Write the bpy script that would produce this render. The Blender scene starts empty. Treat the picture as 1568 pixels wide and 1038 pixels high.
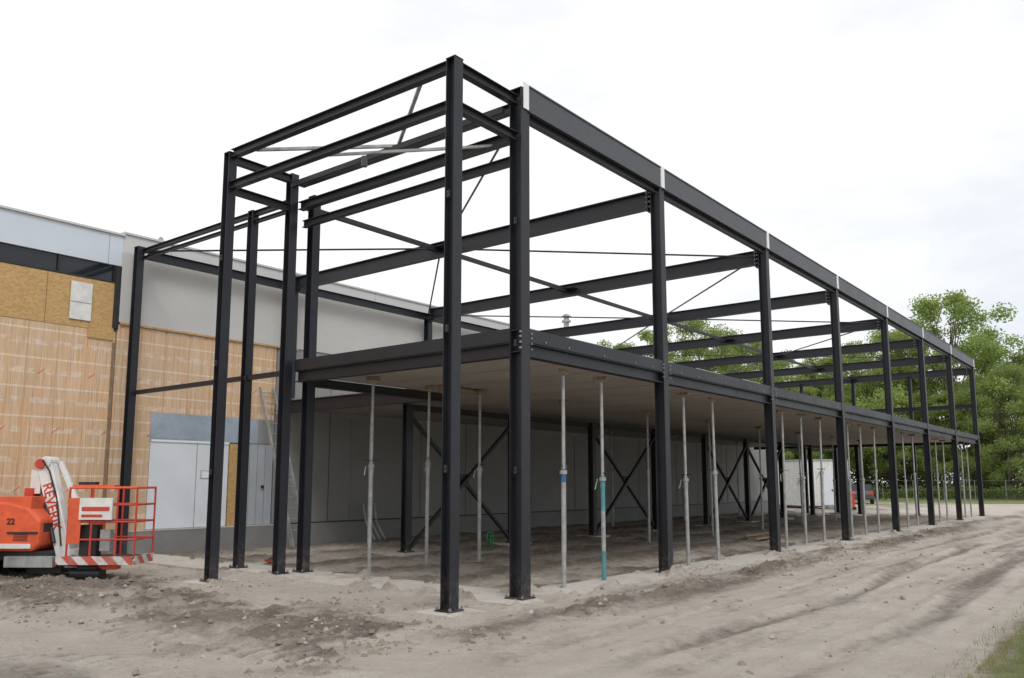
import bpy, math, random
import numpy as np
from mathutils import Vector, Matrix, noise
random.seed(7); np.random.seed(7)
H=1.65
sc=bpy.context.scene
col=sc.collection
# ---------------------------------------------------------------- materials
def newmat(name):
    m=bpy.data.materials.new(name); m.use_nodes=True
    nt=m.node_tree; b=nt.nodes['Principled BSDF']; return m,nt,b
def math_(nt,op,a,b=None,c=None):
    n=nt.nodes.new('ShaderNodeMath'); n.operation=op
    for i,x in enumerate((a,b,c)):
        if x is None: continue
        if isinstance(x,(int,float)): n.inputs[i].default_value=x
        else: nt.links.new(x,n.inputs[i])
    return n.outputs[0]
def mix_(nt,f,a,b,blend='MIX'):
    n=nt.nodes.new('ShaderNodeMix'); n.data_type='RGBA'; n.blend_type=blend
    for s,x in ((n.inputs[0],f),(n.inputs[6],a),(n.inputs[7],b)):
        if isinstance(x,(int,float)): s.default_value=x
        elif isinstance(x,tuple): s.default_value=(x[0],x[1],x[2],1)
        else: nt.links.new(x,s)
    return n.outputs[2]
def noise_(nt,vec,scale,detail=5,rough=.6):
    n=nt.nodes.new('ShaderNodeTexNoise'); n.inputs['Scale'].default_value=scale
    n.inputs['Detail'].default_value=detail; n.inputs['Roughness'].default_value=rough
    if vec is not None: nt.links.new(vec,n.inputs['Vector'])
    return n.outputs['Fac']
def ramp_(nt,f,lo,hi):
    n=nt.nodes.new('ShaderNodeMapRange'); n.inputs[1].default_value=lo; n.inputs[2].default_value=hi
    nt.links.new(f,n.inputs[0]); return n.outputs[0]
def bump_(nt,b,h,strength=.3,dist=.02):
    n=nt.nodes.new('ShaderNodeBump'); n.inputs['Strength'].default_value=strength
    n.inputs['Distance'].default_value=dist; nt.links.new(h,n.inputs['Height'])
    nt.links.new(n.outputs[0],b.inputs['Normal'])
def objc(nt):
    return nt.nodes.new('ShaderNodeTexCoord').outputs['Object']
def simple(name,c,rough=.6,var=.15,scale=3,bump=.1,metal=0,scale2=40):
    m,nt,b=newmat(name); v=objc(nt)
    f=noise_(nt,v,scale,6)
    f=ramp_(nt,f,.3,.7)
    dk=tuple(x*(1-var) for x in c); lt=tuple(min(1,x*(1+var)) for x in c)
    nt.links.new(mix_(nt,f,dk,lt),b.inputs['Base Color'])
    b.inputs['Roughness'].default_value=rough; b.inputs['Metallic'].default_value=metal
    if bump: bump_(nt,b,noise_(nt,v,scale2,4),bump,.005)
    return m
M={}
def steelmat(name,c,dust):
    m,nt,b=newmat(name); v=objc(nt)
    f=ramp_(nt,noise_(nt,v,1.3,7,.7),.45,.8)
    g=ramp_(nt,noise_(nt,v,14,5,.7),.55,.8)
    c1=mix_(nt,f,c,tuple(x*1.5 for x in c))
    c2=mix_(nt,math_(nt,'MULTIPLY',g,dust),c1,(.15,.14,.13))
    s=nt.nodes.new('ShaderNodeSeparateXYZ'); nt.links.new(v,s.inputs[0])
    low=math_(nt,'MULTIPLY',ramp_(nt,s.outputs[2],.6,0.0),ramp_(nt,noise_(nt,v,9,6,.7),.45,.62))
    c3=mix_(nt,math_(nt,'MULTIPLY',low,.5),c2,(.2,.17,.14))
    nt.links.new(c3,b.inputs['Base Color'])
    b.inputs['Specular IOR Level'].default_value=.42
    nt.links.new(math_(nt,'ADD',math_(nt,'MULTIPLY',f,.15),.42),b.inputs['Roughness'])
    return m
M['steel']=steelmat('steel_anthracite',(.014,.0155,.021),.10)
M['steel2']=steelmat('steel_anthracite_light',(.055,.059,.068),.15)
M['pale']=simple('pale_plate',(.78,.79,.80),.5,.05)
M['galv']=simple('galvanised',(.34,.35,.345),.55,.3,6,.1,.25)
M['bolt']=simple('bolt_zinc',(.3,.3,.31),.4,.2,6,0,.6)
M['wood']=simple('timber',(.24,.175,.11),.8,.35,8,.3)
M['blue']=simple('blue_paint',(.03,.12,.32),.5,.15)
M['teal']=simple('teal_paint',(.08,.25,.27),.5,.25)
M['red']=simple('red_paint',(.5,.05,.03),.5,.15)
M['rubber']=simple('rubber',(.03,.028,.026),.85,.5,8,.3)
M['black']=simple('black_metal',(.02,.02,.022),.5,.3,8,.1)
M['white']=simple('white_paint',(.68,.68,.66),.45,.14,5,.05)
M['orange']=simple('orange_paint',(.70,.105,.035),.4,.2,4,.06)
M['glass']=simple('dark_glass',(.015,.018,.024),.08,.1,1,0)
M['door']=simple('white_door',(.68,.72,.77),.5,.05,1.5,.05)
M['doorg']=simple('grey_door',(.38,.41,.45),.55,.08,1.5,.05)
M['memb']=simple('blue_membrane',(.31,.37,.44),.65,.16,2.5,.3)
M['green']=simple('green_strap',(.02,.3,.1),.6,.1)
def concrete(name,c,joint=None,ax=0,stain=.22):
    m,nt,b=newmat(name); v=objc(nt)
    f=ramp_(nt,noise_(nt,v,.9,8,.65),.3,.7)
    g=ramp_(nt,noise_(nt,v,11,6,.7),.35,.7)
    cc=mix_(nt,f,tuple(x*(1-stain) for x in c),tuple(x*(1+stain*.5) for x in c))
    cc=mix_(nt,math_(nt,'MULTIPLY',g,stain*1.5),cc,tuple(x*.65 for x in c))
    if joint:
        s=nt.nodes.new('ShaderNodeSeparateXYZ'); nt.links.new(v,s.inputs[0])
        mo=math_(nt,'MODULO',math_(nt,'ADD',s.outputs[ax],100),joint)
        ln=math_(nt,'LESS_THAN',mo,.035)
        cell=math_(nt,'FLOOR',math_(nt,'DIVIDE',math_(nt,'ADD',s.outputs[ax],100),joint))
        wn=nt.nodes.new('ShaderNodeTexWhiteNoise'); wn.noise_dimensions='1D'; nt.links.new(cell,wn.inputs['W'])
        cc=mix_(nt,math_(nt,'MULTIPLY',wn.outputs['Value'],.4),cc,tuple(x*.65 for x in c))
        cc=mix_(nt,math_(nt,'MULTIPLY',ln,.8),cc,(.05,.05,.05))
    nt.links.new(cc,b.inputs['Base Color']); b.inputs['Roughness'].default_value=.85
    bump_(nt,b,noise_(nt,v,30,6,.7),.3,.01)
    return m
def dirtyconc():
    m,nt,b=newmat('concrete_footing'); v=objc(nt)
    f=ramp_(nt,noise_(nt,v,1.7,8,.7),.38,.62); g=ramp_(nt,noise_(nt,v,13,7,.75),.35,.68)
    cc=mix_(nt,f,(.50,.475,.43),(.58,.56,.52))
    cc=mix_(nt,math_(nt,'MULTIPLY',g,.5),cc,(.36,.31,.26))
    sp_=ramp_(nt,noise_(nt,v,.8,8,.7),.52,.62)
    cc=mix_(nt,math_(nt,'MULTIPLY',sp_,.6),cc,(.30,.25,.20))
    nt.links.new(cc,b.inputs['Base Color']); b.inputs['Roughness'].default_value=.9
    bump_(nt,b,noise_(nt,v,25,7,.75),.5,.015)
    return m
M['conc']=dirtyconc()
M['plinth']=concrete('concrete_plinth',(.25,.25,.245))
M['slab']=concrete('slab_soffit',(.38,.35,.31),1.2,0)
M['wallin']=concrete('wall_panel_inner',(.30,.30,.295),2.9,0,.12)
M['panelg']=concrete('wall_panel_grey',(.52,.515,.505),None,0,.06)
def panels(name,c,w):
    m,nt,b=newmat(name); v=objc(nt)
    s=nt.nodes.new('ShaderNodeSeparateXYZ'); nt.links.new(v,s.inputs[0])
    ln=math_(nt,'LESS_THAN',math_(nt,'MODULO',math_(nt,'ADD',s.outputs[0],100),w),.02)
    f=noise_(nt,v,1.5,6)
    cc=mix_(nt,f,tuple(x*.92 for x in c),tuple(x*1.05 for x in c))
    cc=mix_(nt,math_(nt,'MULTIPLY',ln,.7),cc,tuple(x*.4 for x in c))
    nt.links.new(cc,b.inputs['Base Color']); b.inputs['Roughness'].default_value=.45
    return m
M['parapet']=panels('parapet_panels',(.58,.64,.71),2.4)
M['flash']=panels('grey_flashing',(.56,.56,.56),3.3)
def insul():
    m,nt,b=newmat('insulation_foil'); v=objc(nt)
    s=nt.nodes.new('ShaderNodeSeparateXYZ'); nt.links.new(v,s.inputs[0])
    X=math_(nt,'ADD',s.outputs[0],100.2); Z=math_(nt,'ADD',s.outputs[2],.1)
    f=ramp_(nt,noise_(nt,v,1.1,5,.6),.3,.7)
    c=mix_(nt,f,(.68,.43,.24),(.58,.41,.26))
    mp=nt.nodes.new('ShaderNodeMapping'); mp.inputs['Scale'].default_value=(9,1,.6); nt.links.new(v,mp.inputs[0])
    wr=ramp_(nt,noise_(nt,mp.outputs[0],1.6,4,.6),.45,.75)
    c=mix_(nt,math_(nt,'MULTIPLY',wr,.6),c,(.72,.62,.49))
    zm=math_(nt,'MODULO',Z,.62)
    hl=math_(nt,'LESS_THAN',zm,.035)
    c=mix_(nt,math_(nt,'MULTIPLY',hl,.6),c,(.80,.73,.63))
    hb=math_(nt,'MULTIPLY',math_(nt,'GREATER_THAN',zm,.30),math_(nt,'LESS_THAN',zm,.42))
    tx=ramp_(nt,noise_(nt,v,5,2,.5),.45,.56)
    c=mix_(nt,math_(nt,'MULTIPLY',math_(nt,'MULTIPLY',hb,tx),.5),c,(.76,.68,.62))
    vl=math_(nt,'LESS_THAN',math_(nt,'MODULO',X,.61),.05)
    c=mix_(nt,math_(nt,'MULTIPLY',vl,.4),c,(.46,.27,.13))
    row=math_(nt,'FLOOR',math_(nt,'DIVIDE',Z,1.24))
    zm2=math_(nt,'MODULO',Z,1.24)
    X2=math_(nt,'ADD',X,math_(nt,'MULTIPLY',row,.37))
    xm=math_(nt,'MODULO',X2,1.05)
    rm=math_(nt,'MULTIPLY',math_(nt,'LESS_THAN',xm,.15),math_(nt,'MULTIPLY',math_(nt,'GREATER_THAN',zm2,.3),math_(nt,'LESS_THAN',zm2,.43)))
    d=math_(nt,'LESS_THAN',math_(nt,'ABSOLUTE',math_(nt,'SUBTRACT',math_(nt,'SUBTRACT',zm2,.3),math_(nt,'MULTIPLY',xm,.8))),.022)
    c=mix_(nt,math_(nt,'MULTIPLY',math_(nt,'MULTIPLY',rm,d),.7),c,(.62,.1,.06))
    nt.links.new(c,b.inputs['Base Color']); b.inputs['Roughness'].default_value=.36
    bump_(nt,b,noise_(nt,mp.outputs[0],1.8,5,.6),.8,.06)
    return m
M['insul']=insul()
def osb():
    m,nt,b=newmat('osb_board'); v=objc(nt)
    vo=nt.nodes.new('ShaderNodeTexVoronoi'); vo.inputs['Scale'].default_value=16
    mp=nt.nodes.new('ShaderNodeMapping'); mp.inputs['Scale'].default_value=(1,1,2.2); nt.links.new(v,mp.inputs[0])
    nt.links.new(mp.outputs[0],vo.inputs['Vector'])
    s=nt.nodes.new('ShaderNodeSeparateColor'); nt.links.new(vo.outputs['Color'],s.inputs[0])
    c=mix_(nt,s.outputs[0],(.43,.265,.10),(.58,.39,.17))
    f=noise_(nt,v,1.2,4)
    c=mix_(nt,math_(nt,'MULTIPLY',f,.3),c,(.38,.22,.09))
    x=nt.nodes.new('ShaderNodeSeparateXYZ'); nt.links.new(v,x.inputs[0])
    ln=math_(nt,'LESS_THAN',math_(nt,'MODULO',math_(nt,'ADD',x.outputs[0],100.5),2.44),.012)
    c=mix_(nt,ln,c,(.1,.06,.03))
    nt.links.new(c,b.inputs['Base Color']); b.inputs['Roughness'].default_value=.7
    return m
M['osb']=osb()
def stripes(name,w):
    m,nt,b=newmat(name); v=objc(nt)
    s=nt.nodes.new('ShaderNodeSeparateXYZ'); nt.links.new(v,s.inputs[0])
    t=math_(nt,'ADD',math_(nt,'ADD',s.outputs[0],s.outputs[2]),math_(nt,'ADD',s.outputs[1],50))
    f=math_(nt,'LESS_THAN',math_(nt,'MODULO',t,w),w/2)
    dirt=ramp_(nt,noise_(nt,v,7,6,.7),.4,.7)
    cc=mix_(nt,f,(.66,.64,.61),(.55,.07,.04))
    nt.links.new(mix_(nt,math_(nt,'MULTIPLY',dirt,.6),cc,(.3,.26,.22)),b.inputs['Base Color'])
    return m
M['stripe']=stripes('hazard_stripes',.34)
def foliage(name,c1,c2,tint=(.18,.22,.06)):
    m,nt,b=newmat(name)
    g=nt.nodes.new('ShaderNodeObjectInfo')
    geo=nt.nodes.new('ShaderNodeNewGeometry')
    v=objc(nt)
    f=ramp_(nt,noise_(nt,v,.45,3),.3,.7)
    r=math_(nt,'ADD',math_(nt,'MULTIPLY',geo.outputs['Random Per Island'],.55),math_(nt,'MULTIPLY',f,.45))
    cc=mix_(nt,r,c1,c2)
    cc=mix_(nt,math_(nt,'MULTIPLY',g.outputs['Random'],.45),cc,tint)
    nt.links.new(cc,b.inputs['Base Color']); b.inputs['Roughness'].default_value=.6
    tr=nt.nodes.new('ShaderNodeBsdfTranslucent'); nt.links.new(cc,tr.inputs[0])
    ms=nt.nodes.new('ShaderNodeMixShader'); ms.inputs[0].default_value=.5
    nt.links.new(b.outputs[0],ms.inputs[1]); nt.links.new(tr.outputs[0],ms.inputs[2])
    nt.links.new(ms.outputs[0],nt.nodes['Material Output'].inputs[0])
    return m
M['leaf']=foliage('leaves_spring',(.21,.30,.075),(.42,.52,.17),(.20,.25,.08))
M['leafd']=foliage('leaves_dark',(.09,.13,.04),(.20,.28,.08),(.09,.13,.04))
M['grass']=foliage('grass_blades',(.17,.21,.07),(.42,.40,.20),(.3,.27,.14))
M['bark']=simple('bark',(.12,.10,.08),.9,.3,6,.6)
M['clod']=simple('soil_clod',(.21,.175,.14),.95,.35,2,.6); M['stone']=simple('stone',(.38,.355,.32),.8,.25,3,.2)
# ---------------------------------------------------------------- mesh builder
class MB:
    def __init__(s): s.v=[];s.f=[];s.m=[];s.mats=[]
    def mi(s,k):
        if k not in s.mats: s.mats.append(k)
        return s.mats.index(k)
    def box(s,x0,x1,y0,y1,z0,z1,k):
        b=len(s.v); s.v+=[(x,y,z) for z in (z0,z1) for y in (y0,y1) for x in (x0,x1)]
        for q in ((0,2,3,1),(4,5,7,6),(0,1,5,4),(2,6,7,3),(0,4,6,2),(1,3,7,5)):
            s.f.append(tuple(b+i for i in q)); s.m.append(s.mi(k))
    def ext(s,p0,p1,prof,up,k,prof2=None):
        p0=Vector(p0);p1=Vector(p1);d=(p1-p0).normalized();up=Vector(up)
        bb=(up-d*up.dot(d)).normalized(); a=d.cross(bb)
        n=len(prof); b=len(s.v); prof2=prof2 or prof
        for p,pr in ((p0,prof),(p1,prof2)):
            for (u,w) in pr: s.v.append(tuple(p+a*u+bb*w))
        i=s.mi(k)
        s.f.append(tuple(b+j for j in reversed(range(n)))); s.m.append(i)
        s.f.append(tuple(b+n+j for j in range(n))); s.m.append(i)
        for j in range(n):
            s.f.append((b+j,b+(j+1)%n,b+n+(j+1)%n,b+n+j)); s.m.append(i)
    def ib(s,p0,p1,w,d,k='steel',up=(0,0,1),tf=None,tw=None):
        tf=tf or max(.011,d*.06); tw=tw or max(.008,w*.05); a=w/2;c=d/2;t=tw/2
        prof=[(-a,-c),(a,-c),(a,-c+tf),(t,-c+tf),(t,c-tf),(a,c-tf),(a,c),(-a,c),(-a,c-tf),(-t,c-tf),(-t,-c+tf),(-a,-c+tf)]
        s.ext(p0,p1,prof,up,k)
    def rect(s,p0,p1,w,d,k,up=(0,0,1)):
        a=w/2;c=d/2; s.ext(p0,p1,[(-a,-c),(a,-c),(a,c),(-a,c)],up,k)
    def tube(s,p0,p1,r,k,r2=None,n=8):
        up=(0,0,1) if abs((Vector(p1)-Vector(p0)).normalized().z)<.9 else (0,1,0)
        pr=[(r*math.cos(2*math.pi*i/n),r*math.sin(2*math.pi*i/n)) for i in range(n)]
        q=None if r2 is None else [(r2*math.cos(2*math.pi*i/n),r2*math.sin(2*math.pi*i/n)) for i in range(n)]
        s.ext(p0,p1,pr,up,k,q)
    def build(s,name,parent=None,mw=None,bevel=0,smooth=False):
        me=bpy.data.meshes.new(name); me.from_pydata(s.v,[],s.f)
        for k in s.mats: me.materials.append(M[k])
        me.polygons.foreach_set('material_index',s.m); me.update()
        o=bpy.data.objects.new(name,me); col.objects.link(o)
        if parent: o.parent=parent
        elif mw is not None: o.matrix_world=mw
        if bevel:
            b=o.modifiers.new('bevel','BEVEL'); b.width=bevel; b.segments=2; b.limit_method='ANGLE'
        return o
def empty(name,mw):
    e=bpy.data.objects.new(name,None); col.objects.link(e); e.matrix_world=mw; e.empty_display_size=.3; return e
ang=math.atan2(.7837,.6211)
BM=Matrix.Translation((-.475*H,6.455*H,0))@Matrix.Rotation(ang,4,'Z')
BI=BM.inverted()
def V(L,W,z): return Vector((L*H,W*H,z*H))
R=[.874,3.45,6.62,9.82,13.05,16.15,19.3,22.5]
WW=6.72
ST=.05
# ---------------------------------------------------------------- steel frame
fr=empty('steel_frame_building',BM)
c=MB()
def colm(L,W,z1,w,d,z0=0,k='steel'):
    c.ib(V(L,W,z0),V(L,W,z1),w,d,k,up=(0,1,0),tf=.014,tw=.01)
    if z0==0:
        c.box(L*H-w/2-.05,L*H+w/2+.05,W*H-d/2-.05,W*H+d/2+.05,ST+.002,ST+.02,k)
        for sx in (-1,1):
            for sy in (-1,1):
                x=L*H+sx*(w/2+.028); y=W*H+sy*(d/2+.028); c.box(x-.012,x+.012,y-.012,y+.012,ST+.02,ST+.05,'bolt')
    c.box(L*H-w/2-.004,L*H+w/2+.004,W*H-d/2-.004,W*H+d/2+.004,z1*H,z1*H+.014,k)
colm(0,0,4.47,.165,.165); colm(-.05,3.15,4.44,.16,.16)
colm(.874,0,4.53,.20,.22); colm(.78,3.2,4.46,.16,.17); colm(1.06,3.15,4.27,.16,.18)
colm(.874,4.08,4.24,.15,.16); colm(.83,WW,4.26,.16,.18)
for L in R[1:]:
    colm(L,0,4.34,.18,.20)
    colm(L,WW,4.12,.18,.20,2.34)
for n in range(9): colm(3.55+2.4*n,4.1,2.1,.18,.18)
for w in (1.7,3.36,5.0): colm(R[-1],w,4.2,.16,.16)
for L in [.874]+R[1:]:
    for z in (2.12,2.31):
        c.box(L*H-.088,L*H+.088,-.088,.088,z*H,z*H+.012,'steel')
    for z in (2.15,2.2,2.25,2.29):
        for dx in (-.13,.13):
            c.box(L*H+dx-.012,L*H+dx+.012,-.125,-.1,z*H-.012,z*H+.012,'bolt')
for (L,W) in ((0,0),(-.05,3.15),(.874,0)):
    for z in (1.1,2.2,3.3):
        c.box(L*H-.10,L*H-.082,W*H-.03,W*H+.03,z*H-.05,z*H+.05,'steel')
        for dz in (-.03,.03): c.box(L*H-.112,L*H-.10,W*H-.01,W*H+.01,z*H+dz-.01,z*H+dz+.01,'steel2')
c.build('columns',fr)
b=MB()
def beamW(L,w0,w1,ztop,w,d,k='steel'): b.ib(V(L,w0,ztop)-Vector((0,0,d/2)),V(L,w1,ztop)-Vector((0,0,d/2)),w,d,k)
def beamL(W,l0,l1,ztop,w,d,k='steel'):
    b.ib(V(l0,W,ztop)-Vector((0,0,d/2)),V(l1,W,ztop)-Vector((0,0,d/2)),w,d,k)
b.ib(V(0,.05,4.427),V(-.05,3.10,4.427),.12,.14); b.ib(V(0,.05,4.08),V(-.05,3.10,4.08),.12,.13)
beamL(0,.05,.82,4.46,.12,.14); beamL(0,.05,.82,4.11,.12,.13)
beamL(3.17,.0,.73,4.44,.12,.14); beamL(3.17,.0,.73,4.10,.12,.13)
beamW(.86,.06,3.14,4.42,.12,.14); beamW(.86,.06,3.14,4.15,.14,.15); beamW(.88,.06,3.1,3.93,.10,.13)
b.rect(V(.7,0.05,4.30),V(.7,3.1,4.30),.06,.08,'steel')
beamW(.874,3.28,WW-.05,4.24,.09,.10); beamW(.874,3.28,WW-.05,4.13,.07,.07)
b.rect(V(.874,3.25,2.215),V(.874,WW-.05,2.215),.08,.09,'steel')
for i,L in enumerate(R[1:]):
    beamW(L,.06,WW-.06,4.33,.17,.34)
    for w in (.1,WW-.1): b.box(L*H-.1,L*H+.1,w*H-.012,w*H+.012,4.08*H,4.35*H,'steel')
    for z in (4.14,4.2,4.26,4.31):
        for dx in (-.06,.06):
            b.box(L*H+dx-.014,L*H+dx+.014,.1*H-.04,.1*H+.04,z*H-.014,z*H+.014,'bolt')
beamL(WW,.95,R[-1],4.24,.14,.20)
beamW(R[-1],.06,WW,3.25,.12,.2)
ends=[.874]+R[1:]
fz=4.33*H
def fasciaprof(h,t): return [(-.02,0),(.10,0),(.10,h),(-.02,h),(-.02,h-t),(.10-t,h-t),(.10-t,t),(-.02,t)]
for i in range(7):
    l0=ends[i]*H+.07; l1=ends[i+1]*H-.07
    b.ext((l0,-.02,fz),(l1,-.02,fz),fasciaprof(.41,.012),(0,0,1),'steel2')
    b.box(l0,l1,-.135,-.121,fz-.004,fz+.018,'steel2'); b.box(l0,l1,-.135,-.121,fz+.39,fz+.414,'steel2')
    b.ib((l0+.04,-.03,fz-.06),(l1-.04,-.03,fz-.06),.10,.118,'steel')
    b.box(ends[i]*H-.062,ends[i]*H+.062,-.134,-.118,4.34*H,fz+.425,'pale')
b.box(ends[-1]*H-.062,ends[-1]*H+.062,-.134,-.118,4.34*H,fz+.425,'pale')
for i in range(7):
    l0=ends[i]*H+.1; l1=ends[i+1]*H-.1
    b.ib((l0,.0,2.15*H),(l1,.0,2.15*H),.16,.2)
    b.ext((l0,-.04,2.215*H),(l1,-.04,2.215*H),[(-.02,0),(.05,0),(.05,.2),(-.02,.2),(-.02,.19),(.04,.19),(.04,.01),(-.02,.01)],(0,0,1),'steel')
    for s in (.1,.25,.5,.75,.9):
        x=l0+(l1-l0)*s; b.box(x-.012,x+.012,-.105,-.09,2.24*H-.01,2.24*H+.014,'bolt')
b.ib(V(.874,.06,2.15),V(.874,3.1,2.15),.16,.2)
b.ext(V(.85,3.1,2.215),V(.85,.06,2.215),[(-.02,0),(.05,0),(.05,.2),(-.02,.2),(-.02,.19),(.04,.19),(.04,.01),(-.02,.01)],(0,0,1),'steel')
b.ib(V(3.4,3.2,2.2),V(3.4,WW,2.2),.16,.32)
b.ib(V(1.06,3.2,2.12),V(3.4,3.2,2.12),.14,.16)
b.ib(V(R[-1],.06,2.18),V(R[-1],WW,2.18),.16,.3)
for n in range(8): b.ib(V(3.6+2.4*n,4.1,2.06),V(5.9+2.4*n,4.1,2.06),.14,.14)
b.build('beams',fr)
t=MB()
zr=4.24
t.rect(V(1.1,3.4,zr-.02),V(R[-1],3.4,zr-.02),.09,.09,'steel')
def tie(p,q,r=.02,k='steel'): t.tube(V(*p),V(*q),r,k,n=6)
for a in (0,2,4):
    l0=R[a];l1=R[a+1];l2=R[a+2]
    tie((l0,.08,zr),(l1,3.4,zr),.022); tie((l1,3.4,zr),(l2,WW,zr-.02),.022)
    tie((l0,WW,zr-.02),(l1,3.38,zr),.022); tie((l1,3.38,zr),(l2,.08,zr),.022)
t.rect(V(.02,.4,4.42),V(.85,1.55,4.42),.05,.05,'galv'); t.rect(V(.85,1.6,4.42),V(.02,2.8,4.42),.05,.05,'galv')
t.rect(V(.02,1.7,4.08),V(.85,.3,4.08),.04,.04,'galv')
t.tube(V(.4,1.55,4.15),V(.4,1.55,4.05),.05,'steel2')
for L in R[1:]: t.box(L*H-.25,L*H+.25,3.3*H-.12,3.5*H+.12,zr*H-.012,zr*H+.004,'steel')
for n in (0,2,4,5):
    l0=3.6+2.4*n; l1=l0+2.3
    for (z0,z1) in ((.1,1.95),(1.95,.1)):
        t.rect(V(l0,4.06 if z0<1 else 4.12,z0),V(l1,4.06 if z0<1 else 4.12,z1),.07,.09,'steel',up=(0,1,0))
    t.box((l0+1.15)*H-.16,(l0+1.15)*H+.16,4.09*H-.01,4.09*H+.01,1.02*H-.16,1.02*H+.16,'steel')
t.build('braces',fr)
s=MB()
s.box(.90*H,3.46*H,.07,3.12*H,2.17*H,2.335*H,'slab')
s.box(3.46*H+.001,R[-1]*H,.07,6.84*H,2.17*H,2.335*H,'slab')
s.build('floor_slab',fr)
st=MB(); bx=5.2*H; by=4.0*H
pts=[(bx+.16*math.cos(i*.9)*(1-.05*i),by-.05-.01*i,.30+.11*math.sin(i*.9)-.012*i) for i in range(14)]
for a_,b_ in zip(pts,pts[1:]): st.tube(a_,b_,.022,'green',n=6)
st.build('green_hose_coil',mw=BM)
# ---------------------------------------------------------------- foundations
f=MB()
f.box(.55*H,(R[-1]+.3)*H,-.36,.45,-.4,ST,'conc')
f.box(.55*H,1.25*H,.451,6.80*H-.03,-.4,ST-.004,'conc')
f.box(-.32,.32,-.32,.32,-.4,ST-.002,'conc'); f.box(-.40,.32,3.14*H-.36,3.14*H+.36,-.4,ST-.002,'conc')
for n in range(9):
    L=3.55+2.4*n; f.box(L*H-.4,L*H+.4,4.1*H-.35,4.1*H+.35,-.3,ST-.002,'conc')
f.build('concrete_foundation',mw=BM)
# ---------------------------------------------------------------- existing building
eb=empty('industrial_building',BM)
w=MB()
Wf=6.9*H
w.box(-14*H,24*H,Wf+.12,Wf+20,0,4.36*H,'panelg')
w.build('core',eb)
w=MB()
w.box(-14*H,.68*H,Wf,Wf+.12,3.99*H,4.42*H,'parapet')
w.box(-14*H,.70*H,Wf-.05,Wf+.3,4.42*H+.003,4.45*H,'flash')
w.box(.68*H+.002,24*H,Wf,Wf+.12,4.2*H,4.46*H,'flash')
w.box(.68*H,24*H,Wf-.04,Wf+.4,4.46*H+.002,4.49*H,'flash')
w.box(.68*H+.002,24*H,Wf-.03,Wf+.119,3.2*H,4.2*H-.003,'panelg')
w.box(.70*H,3.7*H,Wf-.045,Wf+.0,3.17*H,3.2*H-.002,'osb')
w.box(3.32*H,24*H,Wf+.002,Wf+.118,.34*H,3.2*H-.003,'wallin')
w.box(3.32*H,24*H,Wf-.03,Wf+.0,.325*H,.345*H,'black')
for i in range(12):
    x=(4.9+1.75*i)*H; w.box(x-.02,x+.02,Wf-.02,Wf+.0015,.35*H,2.1*H,'plinth')
w.build('cladding',eb)
w=MB()
w.box(-14*H,.66*H,Wf+.07,Wf+.11,3.74*H,3.99*H-.003,'glass')
for i in range(24):
    x=.6*H-i*1.22; w.box(x-.025,x+.025,Wf+.02,Wf+.068,3.74*H+.004,3.99*H-.004,'black')
w.box(-14*H,.66*H,Wf-.01,Wf+.1,3.735*H,3.755*H,'black')
w.box(.60*H,.678*H,Wf-.03,Wf+.1,3.1*H,3.98*H,'black')
w.build('windows',eb)
w=MB()
w.box(-14*H,.6*H,Wf+.0,Wf+.117,3.055*H,3.73*H,'osb')
w.box(.28*H,.62*H,Wf-.02,Wf-.002,2.93*H,3.1*H,'osb')
w.box(.02*H,.30*H,Wf-.03,Wf-.022,3.15*H,3.66*H,'white'); w.box(.02*H,.3*H,Wf-.034,Wf-.031,3.38*H,3.39*H,'galv')
w.box(2.52*H,2.72*H,Wf+.01,Wf+.116,.34*H,1.58*H,'osb')
w.build('osb_boards',eb)
w=MB()
w.box(-14*H,.66*H,Wf+.01,Wf+.116,.1*H,3.052*H,'insul')
w.box(.68*H,3.30*H,Wf+.01,Wf+.116,1.98*H,3.17*H,'insul')
w.box(.68*H,1.24*H,Wf+.011,Wf+.116,.34*H,1.98*H-.002,'insul')
for i in range(14): w.box((.62-i*.37)*H,(.62-i*.37)*H+.045,Wf-.012,Wf+.0095,.33*H,2.9*H,'wood') if i%4==0 else None
w.build('insulation',eb)
w=MB()
w.box(1.24*H,3.0*H,Wf+.0,Wf+.115,1.6*H,1.98*H-.003,'memb')
w.box(1.24*H,1.9*H,Wf-.006,Wf-.001,1.62*H,1.85*H,'memb')
w.box(3.0*H,3.3*H,Wf+.0,Wf+.115,1.6*H,1.98*H-.003,'wallin')
w.box(1.25*H,2.5*H,Wf+.015,Wf+.115,.345*H,1.595*H,'door')
w.box(1.25*H,2.5*H,Wf-.01,Wf+.014,1.57*H,1.6*H,'pale')
w.box(1.97*H,1.980*H,Wf+.008,Wf+.0145,.345*H,1.57*H,'galv')
w.box(2.05*H,2.2*H,Wf+.005,Wf+.012,1.05*H,1.17*H,'galv'); w.box(2.06*H,2.19*H,Wf+.001,Wf+.004,1.06*H,1.16*H,'pale')
w.box(2.74*H,3.3*H,Wf+.015,Wf+.115,.345*H,1.595*H,'doorg')
w.box(3.1*H,3.14*H,Wf-.03,Wf+.014,.9*H,.95*H,'black')
for i in range(1,4): w.box((2.74+.14*i)*H-.01,(2.74+.14*i)*H,Wf+.006,Wf+.0145,.345*H,1.595*H,'plinth')
w.build('doors',eb)
w=MB()
w.box(-14*H,24*H,6.78*H,Wf+.11,-.3,.325*H,'plinth')
w.box(.7*H,3.3*H,6.775*H,Wf+.0,.325*H+.002,.34*H,'conc')
w.build('plinth',eb)
w=MB()
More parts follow.
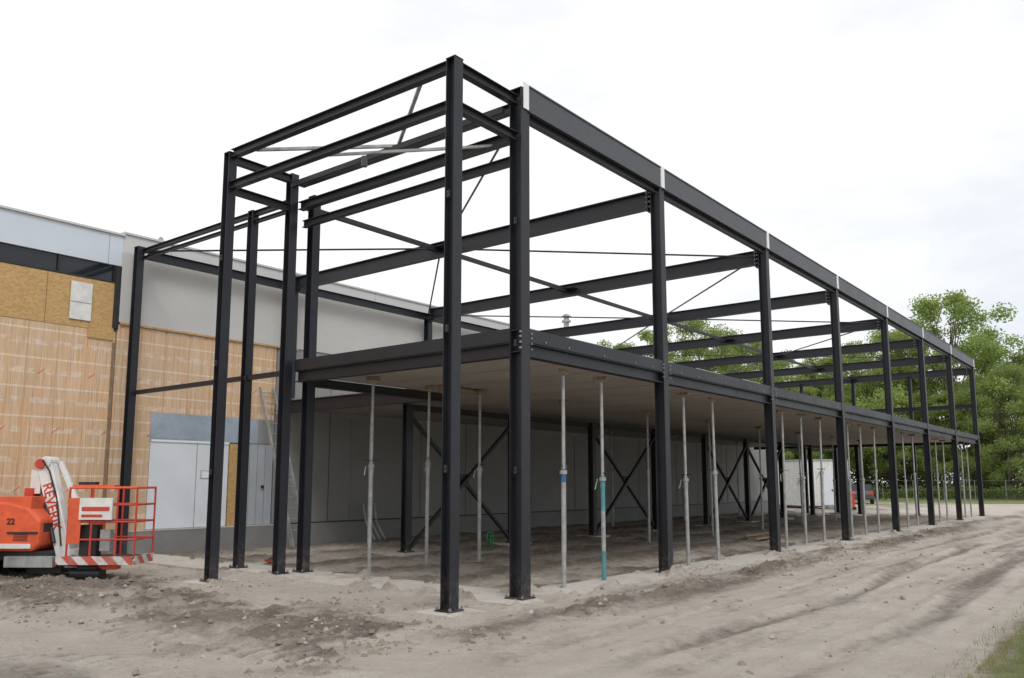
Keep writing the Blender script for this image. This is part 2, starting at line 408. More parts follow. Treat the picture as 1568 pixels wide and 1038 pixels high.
def vent(L,W,z0,z1,r):
    w.tube(V(L,W,z0),V(L,W,z1),r,'galv',n=12); w.tube(V(L,W,z1)+Vector((0,0,-.1)),V(L,W,z1)+Vector((0,0,.02)),r*2,'galv',r*.5,n=12)
    w.tube(V(L,W,z1)+Vector((0,0,-.35)),V(L,W,z1)+Vector((0,0,-.27)),r*1.7,'galv',n=12)
vent(13.2,8,4.3,5.45,.12); vent(1.6,7.6,4.3,4.75,.05)
w.build('roof_vents',eb)
hs=MB()
for k in range(3):
    pts=[V(5.05+.12*k,6.5,0.02)+Vector((0,-.2,0)),V(5.0+.12*k,6.55,.3),V(5.05+.13*k,6.7,.62)]
    for a_,b_ in zip(pts,pts[1:]): hs.tube(a_,b_,.03,'galv')
hs.build('cable_duct_bundle',mw=BM)
ld=MB(); top=V(3.0,6.88,2.5); bot=V(3.2,6.2,.02)
for o in (0,.4):
    ld.rect(bot+Vector((o,0,0)),top+Vector((o,0,0)),.03,.08,'galv',up=(0,1,0))
    ld.rect(bot+Vector((o,-.07,0)),(bot.lerp(top,.55))+Vector((o,-.07,0)),.03,.07,'galv',up=(0,1,0))
for i in range(15):
    p=bot.lerp(top,(i+.5)/15); ld.tube(p,p+Vector((.4,0,0)),.014,'galv')
ld.build('ladder',mw=BM)
# ---------------------------------------------------------------- shoring props
def prop(L,W,top=2.08,colr=None):
    p=MB(); zt=top*H; j=random.uniform(-.2,.2); m=1.9+j
    p.box(-.07,.07,-.07,.07,0.02,.03,'galv')
    if colr=='teal':
        p.tube((0,0,.03),(0,0,.5),.037,'teal',n=10); p.tube((0,0,.5),(0,0,1.15),.036,'galv',n=10); p.tube((0,0,1.15),(0,0,m),.037,'teal',n=10)
    else: p.tube((0,0,.03),(0,0,m),.036,'galv',n=10)
    p.tube((0,0,m),(0,0,zt-.1),.027,'galv',n=10)
    p.tube((0,0,m-.2),(0,0,m),.041,colr or 'galv',n=10); p.tube((0,0,m-.08),(0,0,m-.02),.058,'galv',n=10)
    p.tube((-.13,0,m+.05),(.12,.03,m+.05),.009,'black'); p.tube((.1,0,m-.05),(.12,.05,m-.22),.009,'galv')
    p.box(-.07,.07,-.07,.07,zt-.07,zt-.06,'galv')
    p.box(-.13,.13,-.05,.05,zt-.06,zt,'wood')
    p.build('shoring_prop',mw=BM@Matrix.Translation((L*H,W*H,0.02))@Matrix.Rotation(random.uniform(0,3),4,'Z')@Matrix.Rotation(random.uniform(-.012,.012),4,'X'))
prop(1.72,.14,2.06,'blue'); prop(2.42,.14,2.06,'teal')
for i in range(1,7):
    a=R[i]; d=R[i+1]-a
    prop(a+d*.27,.16,2.06); prop(a+d*.53,.16,2.06)
    if i>1: prop(a+d*.8,.16,2.06)
prop(1.48,2.55,2.15); prop(2.52,2.7,2.15); prop(3.2,2.45,2.15)
for L in (5.0,7.4,9.8,12.2,14.6,17.0,19.4): 
    prop(L,2.4,2.15)
for L in (4.2,8.0,11.5,15,18.5): prop(L,5.6,2.15)
pl=MB(); pl.box(2.5*H,3.3*H,2.45*H,2.45*H+.16,2.11*H,2.11*H+.06,'wood'); pl.box(8.9*H,10.2*H,1.2*H,1.2*H+.2,.05,.1,'wood'); pl.box(9.2*H,10.4*H,1.5*H,1.5*H+.12,.1,.15,'wood')
pl.build('timber_planks',mw=BM)
# ---------------------------------------------------------------- boom lift
lx,ly=-7.29,14.7
bl=empty('boom_lift',Matrix.Translation((lx,ly,.0)))
k=.0115
def U(u): return (u-150)*k
def Z(v): return (885-v)*k
q=MB()
x0,x1,y0,y1=U(126),U(226),-.38,.35
zb,zt=Z(852),Z(750)
for z in (zt,Z(775),Z(800),Z(826)):
    for a_,b_ in (((x0,y0),(x1,y0)),((x1,y0),(x1,y1)),((x1,y1),(x0,y1)),((x0,y1),(x0,y0))):
        q.tube((*a_,z),(*b_,z),.016 if z<zt else .02,'red' if z<zt else 'orange')
for (x,y) in ((x0,y0),(x1,y0),(x1,y1),(x0,y1),(.3,y1),(.55,y0),(.12,y0)):
    q.tube((x,y,zb),(x,y,zt),.018,'red')
q.box(x0,x1,y0,y1,zb-.03,zb,'black')
q.build('basket_rails',bl)
q=MB()
q.box(x0-.16,x1-.02,y0-.03,y0-.005,zb-.12,zb+.02,'stripe'); q.box(x0-.03,x0-.005,y0,y1,zb-.12,zb+.02,'stripe'); q.box(x1,x1+.02,y0,y1,zb-.12,zb+.02,'stripe')
q.build('toe_board',bl)
q=MB()
q.box(U(143),U(192),y0-.05,y0-.02,Z(797),Z(765),'white'); q.box(U(147),U(188),y0-.06,y0-.051,Z(784),Z(778),'red'); q.box(U(147),U(178),y0-.06,y0-.051,Z(793),Z(789),'red')
q.box(U(128),U(190),y0+.02,y0+.25,zt-.02,zt+.05,'orange'); q.box(U(135),U(160),y0+.05,y0+.2,zt+.05,zt+.1,'black')
q.box(U(140),U(165),y0+.1,y0+.3,zb,Z(805),'black'); q.box(U(170),U(185),y0+.1,y0+.25,zb+.1,Z(812),'galv')
q.box(x0,x0+.22,y0-.02,y0-.004,Z(832),Z(765),'orange')
q.box(x0+.02,x0+.28,y1+.004,y1+.02,Z(815),Z(770),'orange')
q.build('control_box',bl,bevel=.012)
q=MB()
q.box(-.35,.35,-.3,.2,zb-.15,zb-.03,'black'); q.box(-.15,.2,-.25,.1,.02,zb-.15,'black')
q.tube((-.25,-.2,.1),(.25,-.2,.1),.09,'black',n=14); q.box(.0,.5,-.2,.0,zb-.22,zb-.12,'orange')
q.box(-.5,-.2,-.1,.25,zb-.2,zb+.12,'white')
q.build('basket_mount',bl,bevel=.015)
q=MB()
pa=Vector((U(58),.25,Z(716))); pb=Vector((U(112),-.02,Z(858)))
q.rect(pa,pb,.2,.27,'white',up=(1,0,.4)); q.rect(pa.lerp(pb,.5),pb+(pb-pa).normalized()*.1,.16,.20,'white',up=(1,0,.4))
q.build('main_boom',bl,bevel=.02)
q=MB()
q.rect(pa+Vector((.12,.22,.06)),Vector((U(120),.2,Z(790))),.09,.08,'white',up=(1,0,.4))
q.tube(pa+Vector((-.05,-.15,.03)),pa+Vector((-.05,.25,.03)),.09,'red',n=16)
q.tube(pa+Vector((.03,-.13,.06)),pa+Vector((.03,.2,.06)),.10,'white',n=16)
q.box(pa.x-.22,pa.x-.04,.15,.4,pa.z-.5,pa.z-.08,'white')
q.box(pa.x-.30,pa.x-.14,.12,.38,Z(790),pa.z-.4,'red')
q.tube(pa+Vector((.0,-.1,-.4)),pb+Vector((-.2,-.1,.3)),.035,'black',n=10)
pts=[pa+Vector((.0,-.16,.1)),pa+Vector((.16,-.2,-.1)),pa+Vector((.33,-.2,-.6)),pb+Vector((-.02,-.2,.25))]
for a_,b_ in zip(pts,pts[1:]): q.tube(a_,b_,.016,'rubber')
q.build('linkage',bl,bevel=.01)
q=MB()
bx0,bx1=-3.6,U(86)
prof=[(bx0,.48),(bx1-.12,.48),(bx1,.58),(bx1,1.0),(bx1-.22,1.22),(bx1-.6,1.32),(bx1-1.2,1.34),(bx1-1.3,1.28),(bx0,1.22)]
q.ext((0,-.40,0),(0,.65,0),prof,(0,0,1),'orange')
q.build('turret_body',bl,bevel=.05)
q=MB()
q.box(bx1-.55,bx1-.03,-.425,-.402,.78,.81,'black'); q.box(bx1-.9,bx1-.88,-.42,-.402,.55,1.3,'black')
q.box(bx0,bx1-.14,-.42,-.402,.53,.61,'white'); q.box(bx1-.1,bx1+.004,-.3,.4,.8,.95,'black')
for i in range(5): q.box(bx1-.45,bx1-.2,-.41,-.402,.66+i*.025,.67+i*.025,'black')
q.box(bx1-.86,bx1-.2,-.37,.5,1.16,1.4,'orange')
q.build('body_trim',bl,bevel=.006)
q=MB()
q.box(-3.0,U(95),-.3,.5,.33,.48,'black'); q.box(-1.3,U(108),-.42,-.3,.22,.4,'galv'); q.box(U(60),U(112),-.2,.3,.10,.3,'black')
q.tube((U(100),-.3,.3),(U(135),-.2,.32),.05,'galv'); 
for yy in (-.95,.5):
    X1=U(34);X0=-3.4;r=.27; n=10; pr=[]
    for i in range(n+1): a_=-math.pi/2+math.pi*i/n; pr.append((X1-r+r*math.cos(a_),r+.01+r*math.sin(a_)))
    for i in range(n+1): a_=math.pi/2+math.pi*i/n; pr.append((X0+r+r*math.cos(a_),r+.01+r*math.sin(a_)))
    q.ext((0,yy,0),(0,yy+.28,0),pr,(0,0,1),'rubber')
    for i in range(28):
        xx=X0+r+i*.1
        if xx<X1-r: q.box(xx,xx+.05,yy-.005,yy+.285,-.01,.02,'rubber'); q.box(xx,xx+.05,yy-.005,yy+.285,2*r,2*r+.03,'rubber')
    for i in range(-4,5):
        a_=i*math.pi/9; cx=X1-r+r*math.cos(a_); cz=r+.01+r*math.sin(a_)
        q.box(cx-.02,cx+.03,yy-.005,yy+.285,cz-.02,cz+.02,'rubber')
    for i in range(6):
        q.tube((X1-r-i*.45,yy-.02,r),(X1-r-i*.45,yy+.3,r),.16 if i else .19,'black',n=16); q.tube((X1-r-i*.45,yy-.035,r),(X1-r-i*.45,yy-.02,r),.07,'galv',n=12)
q.build('crawler_chassis',bl)
def text(body,loc,rot,size,key):
    cu=bpy.data.curves.new('lettering','FONT'); cu.body=body; cu.size=size; cu.extrude=.002; cu.align_x='CENTER'; cu.align_y='CENTER'; cu.offset=.004
    cu.materials.append(M[key]); o=bpy.data.objects.new('lettering',cu); col.objects.link(o); o.parent=bl; o.location=loc; o.rotation_euler=rot
mid=pa.lerp(pb,.45)
d3=(pb-pa).normalized(); yv=Vector((1,0,.4)); yv=(yv-d3*yv.dot(d3)).normalized(); zv=d3.cross(yv)
if zv.y>0: zv=-zv
yv=zv.cross(d3)
rm=Matrix((d3,yv,zv)).transposed()
text('REVERIK',mid+zv*.103+yv*(-.02),rm.to_euler(),.24,'red')
text('22',(U(42),-.408,.98),(math.pi/2,0,0),.14,'black')
# ---------------------------------------------------------------- ground
def lug(s_,per):
    f_=(s_/per)%1; return 1. if f_<.5 else 0.
def sst(a,b,x):
    t=max(0,min(1,(x-a)/(b-a))); return t*t*(3-2*t)
def gzone(x,y):
    p=BI@Vector((x,y,0)); L,W=p.x,p.y
    n1=noise.fractal(Vector((x*.35,y*.35,1.3)),1,2,5); n2=noise.fractal(Vector((x*1.4,y*1.4,7.7)),1,2,5); n3=noise.noise(Vector((x*.12,y*.12,3)))
    n4=noise.fractal(Vector((x*4.2,y*4.2,2)),1,2,3)
    rid=1-abs(n2)*2.2
    mud=0.;wet=0.;gr=0.;z=0.
    inside = L>1.9 and W>.5 and W<11.3 and L<38
    if inside:
        wv=W+.5*n1
        rt=math.sin(wv*3.1)
        mud=.55+.55*n2+.22*rt
        z=.06*n2+.028*n4+.035*rt*max(0,.4+n1)-.01
    elif W<-.3 and L>-2.5:
        n5=noise.fractal(Vector((L*.22,W*2.6,4.4)),1,2,4)
        n6=noise.fractal(Vector((L*.9,W*5.5,9.1)),1,2,3)
        Wn=W+.16*math.sin(L*.35)+.12*n1; e=sst(-2.5,.5,L)
        def band(c,wd): return math.exp(-((Wn-c)/wd)**2)
        spoil=band(-1.05,.42)*(1+.8*n2)
        m=.08+.75*spoil+.4*band(-2.25,.13)+.55*band(-3.15,.2)+.5*band(-4.55,.22)+.3*band(-3.8,.1)+.55*n5+.3*n6
        mud=e*m+(1-e)*(.08+.35*n2)
        z=.014*n2+.007*n4+.02*n5*e
        z+=e*(.06*spoil*(.6+n2+.6*n4)-.04*band(-3.15,.14)+.03*band(-2.9,.09)+.025*band(-3.4,.08)-.04*band(-4.55,.16)+.03*band(-4.28,.09)+.02*band(-4.85,.1)-.022*band(-2.25,.1)+.015*band(-2.08,.06))
        wet=.6*band(-4.6,.16)*max(0,n1+.35)*e+.4*band(-3.15,.12)*max(0,n1+.1)
        for Lc in (-2.25,-3.8,-4.55):
            bb=band(Lc,.13)
            if bb>.4: z+=.012*e*lug(L+(W-Lc)*1.2,.26)
    else:
        n5=noise.fractal(Vector((x*.45+y*.1,y*2.0-x*.2,4.4)),1,2,4)
        core=math.exp(-((L+1.9+.8*n1)/1.25)**2)*(1 if W>-.8 else math.exp(-((W+.8)/.8)**2))
        left=1/(1+math.exp(-(W-6.0)*1.2))*(1/(1+math.exp(-(L+5.0)*2)))
        t=max(0,min(1,1.1*core+.8*left+.45*n1-.05))
        if L>-.45 and L<.9 and 0<W<9: t*=.3
        mud=t*(.66+.9*n2)+.02+.35*max(0,n2)+.35*n5*(1-t)
        z=t*(.13*n2+.05*n4+.035*max(0,rid))+.016*n2+.008*n4+.012*n5
        for (Lc,amp) in ((-1.3,1),(-2.7,1),(-4.2,.6),(-4.9,.5)):
            dL=L-Lc-.35*math.sin(W*.5+Lc)-.15*n1
            wdt=sst(.24,.17,abs(dL))
            if wdt>0 and W>-.8:
                lg=lug(W+.25*abs(dL),.21)
                z=z*(1-.5*wdt)+wdt*amp*(-.02+.04*lg); mud+=wdt*(.25*(1-lg)-.1*lg)
            ed=math.exp(-((abs(dL)-.28)/.05)**2)
            if W>-.8: z+=.02*amp*ed*(1+n2)
        wet=.6*max(0,min(1,(n1-.22)*4))*max(0,1-abs(L+4.3)/1.4)
    gedge=-5.72+.18*n1+.12*n2
    if W<gedge and L>-3: gr=min(1,(gedge-W)/.25)
    if y>62+8*n3 : gr=max(gr,min(1,(y-62-8*n3)/3))
    if x<-40 or x>75: gr=max(gr,.8)
    z+=.007*noise.noise(Vector((x*11,y*11,5)))
    Lh=L/H
    e1=min(L-.55*H,1.25*H-L) if -.36<W<11 else -9
    e2=min(W+.36,.45-W) if (L>.9 and L<37.5) else -9
    e3=min(.34-abs(L),.34-abs(W)); e4=min(.38-abs(L+.05),.38-abs(W-3.14*H))
    e_=max(e1,e2,e3,e4)
    if e_>0:
        z=-.005+min(.045,max(0,.12-e_)*.5)*(.6+1.5*max(0,n1+n2))+ .20*max(0,n2+.3*n4-.12)*(1 if e_<.3 else .5)
    elif e_>-.35:
        k_=1+e_/.35; z=z*(1-.6*k_)+(.035+.07*n2)*k_
    if gr>0: z+=.04*gr
    if math.hypot(x,y)>60: z*=.3
    return z,max(0,min(1,mud)),max(0,min(1,wet)),gr
def axis(lo,hi,st,far,g=1.12):
    a=list(np.arange(lo,hi,st)); s_=st; x=a[-1]
    while x<far: s_=min(s_*g,200); x+=s_; a.append(x)
    s_=st; x=a[0]; pre=[]
    while x>-far: s_=min(s_*g,200); x-=s_; pre.append(x)
    return pre[::-1]+a
xs=axis(-10,12,.04,1800,1.05); ys=axis(6,20,.04,1800,1.045)
nx,ny=len(xs),len(ys)
vv=[];zz=[]
for y in ys:
    for x in xs:
        if -60<x<90 and 3<y<130 and abs(x)<y*.75+4: z,m_,w_,g_=gzone(x,y)
        else: z,m_,w_,g_=0,.2,0,(1 if y>60 or abs(x)>50 else 0)
        vv.append((x,y,z)); zz+= [m_,w_,g_,1]
I=np.arange((ny-1)*nx).reshape(ny-1,nx)[:,:-1].ravel()
ff=np.stack([I,I+1,I+nx+1,I+nx],1).tolist()
me=bpy.data.meshes.new('ground'); me.from_pydata(vv,[],ff)
at=me.color_attributes.new('zones','FLOAT_COLOR','POINT'); at.data.foreach_set('color',zz)
me.polygons.foreach_set('use_smooth',[True]*len(ff))
g=bpy.data.objects.new('ground',me); col.objects.link(g)
m,nt,bs=newmat('ground_soil'); v=objc(nt)
a=nt.nodes.new('ShaderNodeAttribute'); a.attribute_name='zones'
sp=nt.nodes.new('ShaderNodeSeparateColor'); nt.links.new(a.outputs['Color'],sp.inputs[0])
fine=noise_(nt,v,6,10,.75); mid_=noise_(nt,v,1.1,6,.65); grain=noise_(nt,v,34,6,.75)
mu=math_(nt,'ADD',sp.outputs[0],math_(nt,'MULTIPLY',math_(nt,'SUBTRACT',fine,.5),1.5))
mu=math_(nt,'ADD',mu,math_(nt,'MULTIPLY',math_(nt,'SUBTRACT',grain,.5),.9))
mu=ramp_(nt,mu,.12,.88)
cs=mix_(nt,ramp_(nt,mid_,.3,.7),(.52,.455,.385),(.66,.60,.53))
cm=mix_(nt,ramp_(nt,noise_(nt,v,2.3,6),.3,.7),(.125,.097,.073),(.26,.212,.168))
cc=mix_(nt,mu,cs,cm)
gg=ramp_(nt,grain,.35,.65)
cc=mix_(nt,.35,cc,mix_(nt,gg,mix_(nt,.4,cc,(0.05,.04,.03)),mix_(nt,.35,cc,(.85,.8,.74))))
vo=nt.nodes.new('ShaderNodeTexVoronoi'); vo.inputs['Scale'].default_value=24; nt.links.new(v,vo.inputs['Vector'])
pm=math_(nt,'LESS_THAN',vo.outputs['Distance'],.25)
sp2=nt.nodes.new('ShaderNodeSeparateColor'); nt.links.new(vo.outputs['Color'],sp2.inputs[0])
pm=math_(nt,'MULTIPLY',pm,math_(nt,'GREATER_THAN',sp2.outputs[0],.82))
cc=mix_(nt,math_(nt,'MULTIPLY',pm,.55),cc,mix_(nt,sp2.outputs[1],(.22,.19,.16),(.56,.53,.49)))
cc=mix_(nt,math_(nt,'MULTIPLY',sp.outputs[1],.7),cc,(.11,.10,.09))
grc=mix_(nt,ramp_(nt,noise_(nt,v,3,6),.35,.65),(.13,.16,.05),(.24,.25,.11))
gf=ramp_(nt,math_(nt,'ADD',sp.outputs[2],math_(nt,'MULTIPLY',math_(nt,'SUBTRACT',fine,.5),.8)),.3,.7)
cc=mix_(nt,gf,cc,grc)
nt.links.new(cc,bs.inputs['Base Color'])
nt.links.new(math_(nt,'SUBTRACT',.92,math_(nt,'MULTIPLY',sp.outputs[1],.75)),bs.inputs['Roughness'])
hh=math_(nt,'ADD',math_(nt,'MULTIPLY',fine,1.0),math_(nt,'MULTIPLY',grain,.5))
hh=math_(nt,'ADD',hh,math_(nt,'MULTIPLY',pm,.2))
bump_(nt,bs,hh,1.0,.08)
me.materials.append(m)
random.seed(3)
cl=MB(); cnt=0
while cnt<6500:
    r_=random.random()
    if r_<.55: L=random.gauss(-1.9,1.3);W=random.uniform(-1.5,11)
    elif r_<.8: L=random.uniform(-1,25);W=random.gauss(-1.05,.3)
    elif r_<.92: L=random.uniform(2,20);W=random.uniform(.6,10)
    else: L=random.uniform(-5,15);W=random.uniform(-5.6,-1)
    p=BM@Vector((L,W,0))
    if noise.fractal(Vector((p.x*1.4,p.y*1.4,7.7)),1,2,5)<-.05+random.uniform(-.1,.1): continue
    cnt+=1
    s0=random.choice((.01,.012,.015,.018,.024,.03,.045))*random.uniform(.7,1.3)
    z=gzone(p.x,p.y)[0]
    b0=len(cl.v); a0=random.uniform(0,6.28)
    for (dx,dy,dz) in ((1,0,0),(.3,.9,0),(-.8,.5,0),(-.7,-.6,0),(.4,-.9,0),(.35,.2,.8),(-.35,-.15,.7)):
        dx*=random.uniform(.7,1.2);dy*=random.uniform(.7,1.2)
        cl.v.append((p.x+s0*(dx*math.cos(a0)-dy*math.sin(a0)),p.y+s0*(dx*math.sin(a0)+dy*math.cos(a0)),z-.006+s0*dz*random.uniform(.7,1.1)))
    k_='clod' if random.random()<.94 else 'stone'
    for fc in ((0,1,5),(1,2,5),(2,6,5),(2,3,6),(3,4,6),(4,5,6),(4,0,5)):
        cl.f.append(tuple(b0+i_ for i_ in fc)); cl.m.append(cl.mi(k_))
cl.build('soil_clods')
gv=[];gf_=[]
for i in range(30000):
    L=random.uniform(-1.5,9);W=-5.75-abs(random.gauss(0,1.0))+(.25 if random.random()<.08 else 0)
    p=BM@Vector((L,W,0)); 
    if p.y<3 : continue
    if noise.noise(Vector((p.x*2,p.y*2,0)))<-.25+random.uniform(-.2,.2): continue
    hgt=random.uniform(.02,.08);a_=random.uniform(0,6.28);ln_=random.uniform(0,.06)
    n_=len(gv);dx,dy=math.cos(a_)*.0035,math.sin(a_)*.0035
    gv+=[(p.x-dx,p.y-dy,.02),(p.x+dx,p.y+dy,.02),(p.x+math.sin(a_)*ln_,p.y-math.cos(a_)*ln_,.03+hgt)]
    gf_.append((n_,n_+1,n_+2))
me=bpy.data.meshes.new('grass'); me.from_pydata(gv,[],gf_); me.materials.append(M['grass'])
col.objects.link(bpy.data.objects.new('grass_verge',me))
# ---------------------------------------------------------------- trees
def leafmesh(centers,rad,n,size,vs,fs,flat=.8):
    C=np.array(centers);Rr=np.array(rad)
    wts=Rr**2; wts=wts/wts.sum()
    idx=np.random.choice(len(C),n,p=wts)
    d=np.random.normal(size=(n,3)); d/=np.linalg.norm(d,axis=1)[:,None]
    rr=np.random.uniform(.1,1.25,size=n)**.7
    P=C[idx]+d*(Rr[idx]*rr)[:,None]*np.array([1,1,flat])
    a1=np.random.normal(size=(n,3)); a1/=np.linalg.norm(a1,axis=1)[:,None]
    a2=np.cross(a1,np.random.normal(size=(n,3))); a2/=np.linalg.norm(a2,axis=1)[:,None]
    s_=(size*np.random.uniform(.6,1.3,size=n))[:,None]
    q=np.stack([P-a1*s_,P-a2*s_*.6,P+a1*s_,P+a2*s_*.6],1).reshape(-1,3)
    b0=len(vs); vs.extend(map(tuple,q)); fs.extend([(b0+4*i,b0+4*i+1,b0+4*i+2,b0+4*i+3) for i in range(n)])
def treemesh(name,ht,rad,n,seed,size=.13,low=.28,nc=150,lm='leaf'):
    random.seed(seed);np.random.seed(seed)
    mb=MB(); tr=ht*.016
    p=Vector((0,0,-.2)); segs=[p]
    for i in range(6):
        p=p+Vector((random.uniform(-.25,.25),random.uniform(-.25,.25),ht*.13)); segs.append(p)
    for i in range(6): mb.tube(segs[i],segs[i+1],tr*(1-i*.14),'bark',tr*(1-(i+1)*.14),n=8)
    cs_=[];rs=[]
    for i in range(nc):
        t_=random.uniform(low,1)
        prof=math.sin(min(1,(1-t_)/(1-low)*1.0+.12)*math.pi*.62)**.7
        a_=random.uniform(0,6.28); lump=1+.22*math.sin(a_*3+seed)+.15*math.sin(a_*5+t_*9)
        r=rad*prof*lump*math.sqrt(random.uniform(.1,1))
        r2=random.uniform(.07,.15)*rad*1.2
        cpt=Vector((math.cos(a_)*r,math.sin(a_)*r,ht*t_-r2*.7)); cs_.append(tuple(cpt)); rs.append(r2)
        if i%2==0:
            s0=segs[min(6,max(1,int(t_*5.2)))]
            m0=s0.lerp(cpt,.5)+Vector((0,0,-.04*ht*random.random()))
            mb.tube(s0,m0,tr*.3,'bark',tr*.17,n=5); mb.tube(m0,cpt,tr*.17,'bark',tr*.05,n=5)
    nb=len(mb.f)
    leafmesh(cs_,rs,n,size,mb.v,mb.f)
    k_=mb.mi(lm); mb.m+= [k_]*(len(mb.f)-nb)
    me=bpy.data.meshes.new(name); me.from_pydata(mb.v,[],mb.f)
    for kk in mb.mats: me.materials.append(M[kk])
    me.polygons.foreach_set('material_index',mb.m); return me
TM=[treemesh('tree_a',20,7.5,34000,1,nc=130),treemesh('tree_b',20,8,40000,5,low=.2),treemesh('tree_c',20,6,30000,9,low=.25,nc=100)]
def tree(u,vtop,Y,mi,name='broadleaf_tree',sx=1):
    X=(u-784)/1278*Y; ht=1.65+(738-vtop)/1262*Y
    o=bpy.data.objects.new(name,TM[mi]); col.objects.link(o); o.location=(X,Y,0)
    s_=ht/20; o.scale=(s_*sx,s_*sx,s_); o.rotation_euler=(0,0,random.uniform(0,6.28))
random.seed(11)
for a_ in ((1462,448,88,0,1.1),(1395,500,96,2,1.1),(1545,560,80,1,1.1),(1515,520,98,2,1.1),(1600,535,84,0,1.2),
           (1085,480,100,1,.85),(1010,500,108,2,1.0),(1150,518,104,0,1.0),(1215,545,112,1,1.0),(1270,540,106,2,1.1),(1330,522,110,0,1.0),
           (1365,555,95,1,1.1),(1300,580,98,0,1.1),(945,520,112,2,1.0),(1240,590,96,2,1.2),(1660,540,90,1,1.2),(1480,590,84,1,1.1),(1425,600,86,2,1.2),(860,565,120,1,1),(1720,560,90,0,1.2)):
    tree(a_[0],a_[1],a_[2],a_[3],sx=a_[4])
vs=[];fs=[];np.random.seed(4);random.seed(4)
cs_=[];rs=[]
for i in range(260):
    x=random.uniform(15,125); cs_.append((x,random.uniform(104,118)-x*.12,random.uniform(.3,5.5))); rs.append(random.uniform(1.2,2.4))
leafmesh(cs_,rs,70000,.2,vs,fs)
me=bpy.data.meshes.new('understorey'); me.from_pydata(vs,[],fs); me.materials.append(M['leafd']); col.objects.link(bpy.data.objects.new('distant_shrubs',me))
vs=[];fs=[];cs_=[];rs=[]
for i in range(420):
    x=24+i*.2; cs_.append((x+random.uniform(-.1,.1),78-.08*x,random.uniform(.3,1.0))); rs.append(.5)
leafmesh(cs_,rs,50000,.07,vs,fs)
me=bpy.data.meshes.new('hedge'); me.from_pydata(vs,[],fs); me.materials.append(M['leafd']); col.objects.link(bpy.data.objects.new('clipped_hedge',me))
M['post']=simple('fence_post_grey',(.16,.17,.16),.7,.2)
fe=MB()
for i in range(34):
    x=24+i*2.5; y=73.5-.08*x; fe.tube((x,y,0),(x,y,1.8),.03,'post')
for z in (1.0,1.78): fe.tube((24,73.5-.08*24,z),(24+33*2.5,73.5-.08*(24+33*2.5),z),.009,'post')
fe.build('wire_fence')
# ---------------------------------------------------------------- site cabin, car
cb=empty('site_cabin',Matrix.Translation((19.4,51.5,0))@Matrix.Rotation(.12,4,'Z'))
q=MB(); q.box(-1.5,1.45,0,6,.2,2.95,'white'); q.box(-1.55,1.5,-.05,6.05,2.95,3.05,'galv'); q.box(-1.5,1.45,0,6,.12,.2,'black')
for x in (-1.5,1.38): q.box(x-.02,x+.1,-.03,0,.2,2.95,'pale')
for i in range(12): q.box(-1.2+i*.2,-1.16+i*.2,-.015,0,.3,2.8,'pale')
q.build('shell',cb)
q=MB(); q.box(-.4,.5,-.05,-.02,.25,2.3,'door'); q.box(.8,1.3,-.05,-.02,1.2,2.0,'glass'); q.box(.3,.38,-.09,-.05,1.1,1.2,'black'); q.box(-.4,.5,-.9,-.06,.02,.2,'galv')
q.build('door_and_window',cb)
rb=MB(); rb.box(-.3,.3,-.3,.3,.15,.95,'red'); rb.box(-.34,.34,-.34,.34,.95,1.05,'orange'); rb.tube((-.3,-.25,.12),(-.3,.25,.12),.12,'rubber'); rb.tube((.3,-.25,.12),(.3,.25,.12),.12,'rubber')
rb.build('red_waste_bin',mw=Matrix.Translation((19.9,49.6,0)),bevel=.03)
M['carp']=simple('car_paint',(.10,.105,.12),.25,.05,1,0,.5)
ca=empty('parked_car',Matrix.Translation((26.9,64.5,0))@Matrix.Rotation(1.2,4,'Z'))
q=MB(); pr=[(-2.1,.35),(2.05,.35),(2.1,.7),(1.85,.88),(1.1,.98),(-1.9,1.0),(-2.1,.8)]
q.ext((0,-.85,0),(0,.85,0),pr,(0,0,1),'carp'); q.build('body',ca,bevel=.08)
q=MB(); pr=[(-1.85,.98),(1.05,.96),(.35,1.42),(-1.35,1.45)]
q.ext((0,-.74,0),(0,.74,0),pr,(0,0,1),'glass'); q.build('cabin_glass',ca,bevel=.05)
q=MB(); q.box(-1.3,.3,-.7,.7,1.43,1.48,'carp') 
for x in (-1.32,1.3):
    for y in (-.87,.68): q.tube((x,y,.32),(x,y+.19,.32),.32,'rubber',n=20); q.tube((x,y-.005,.32),(x,y+.195,.32),.19,'galv',n=14)
q.box(2.06,2.11,-.8,-.5,.62,.76,'pale'); q.box(2.06,2.11,.5,.8,.62,.76,'pale'); q.box(-2.12,-2.07,-.8,-.5,.7,.9,'red'); q.box(-2.12,-2.07,.5,.8,.7,.9,'red')
q.build('roof_wheels_lights',ca)
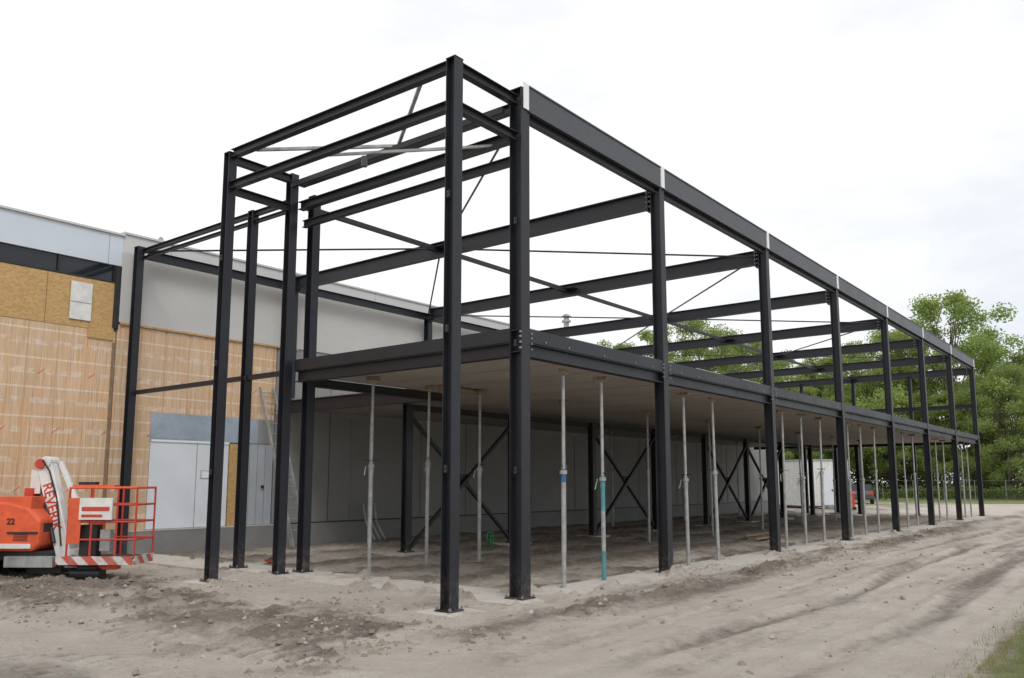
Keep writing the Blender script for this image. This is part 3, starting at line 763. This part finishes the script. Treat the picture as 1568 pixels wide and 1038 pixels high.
ms=MB(); ms.box(-.1,.1,-.06,.06,.03,.08,'red'); ms.tube((-.06,0,.08),(.06,0,.11),.012,'black')
ms.build('red_tool_case',mw=BM@Matrix.Translation((1.5*H,4.35*H,.03)))
# ---------------------------------------------------------------- camera, sun, sky
cam=bpy.data.cameras.new('camera'); co=bpy.data.objects.new('camera',cam); col.objects.link(co)
co.location=(0,0,H); co.rotation_euler=(math.radians(90+7.62),0,0)
cam.lens=29.08; cam.sensor_width=36; cam.shift_y=.0316; cam.clip_end=5000; cam.clip_start=.1
sc.camera=co
sun=bpy.data.lights.new('sun','SUN'); so=bpy.data.objects.new('sun',sun); col.objects.link(so)
sun.energy=1.3; sun.angle=math.radians(22); sun.color=(1,.97,.93)
el,az=math.radians(50),math.radians(160)
dirv=Vector((math.sin(az)*math.cos(el),math.cos(az)*math.cos(el),math.sin(el)))
so.rotation_euler=dirv.to_track_quat('Z','Y').to_euler()
wd=bpy.data.worlds.new('World'); sc.world=wd; wd.use_nodes=True; wd.name='sky'
nt=wd.node_tree; bg=nt.nodes['Background']
sk=nt.nodes.new('ShaderNodeTexSky'); sk.sky_type='NISHITA'; sk.sun_disc=False; sk.sun_elevation=el; sk.sun_rotation=az
tc=nt.nodes.new('ShaderNodeTexCoord'); mp=nt.nodes.new('ShaderNodeMapping'); mp.inputs['Scale'].default_value=(1,1,2.6); nt.links.new(tc.outputs['Generated'],mp.inputs[0])
sx=nt.nodes.new('ShaderNodeSeparateXYZ'); nt.links.new(tc.outputs['Generated'],sx.inputs[0])
nn=math_(nt,'SUBTRACT',noise_(nt,mp.outputs[0],2.6,7,.58),math_(nt,'MULTIPLY',sx.outputs[0],.22))
cl_=ramp_(nt,nn,.20,.50)
cc=mix_(nt,cl_,(8.7,9.1,9.7),(11.2,11.2,11.2))
fc=mix_(nt,.94,sk.outputs[0],cc)
nt.links.new(fc,bg.inputs[0]); bg.inputs[1].default_value=.1
sc.view_settings.view_transform='Standard'; sc.view_settings.look='None'; sc.view_settings.exposure=0
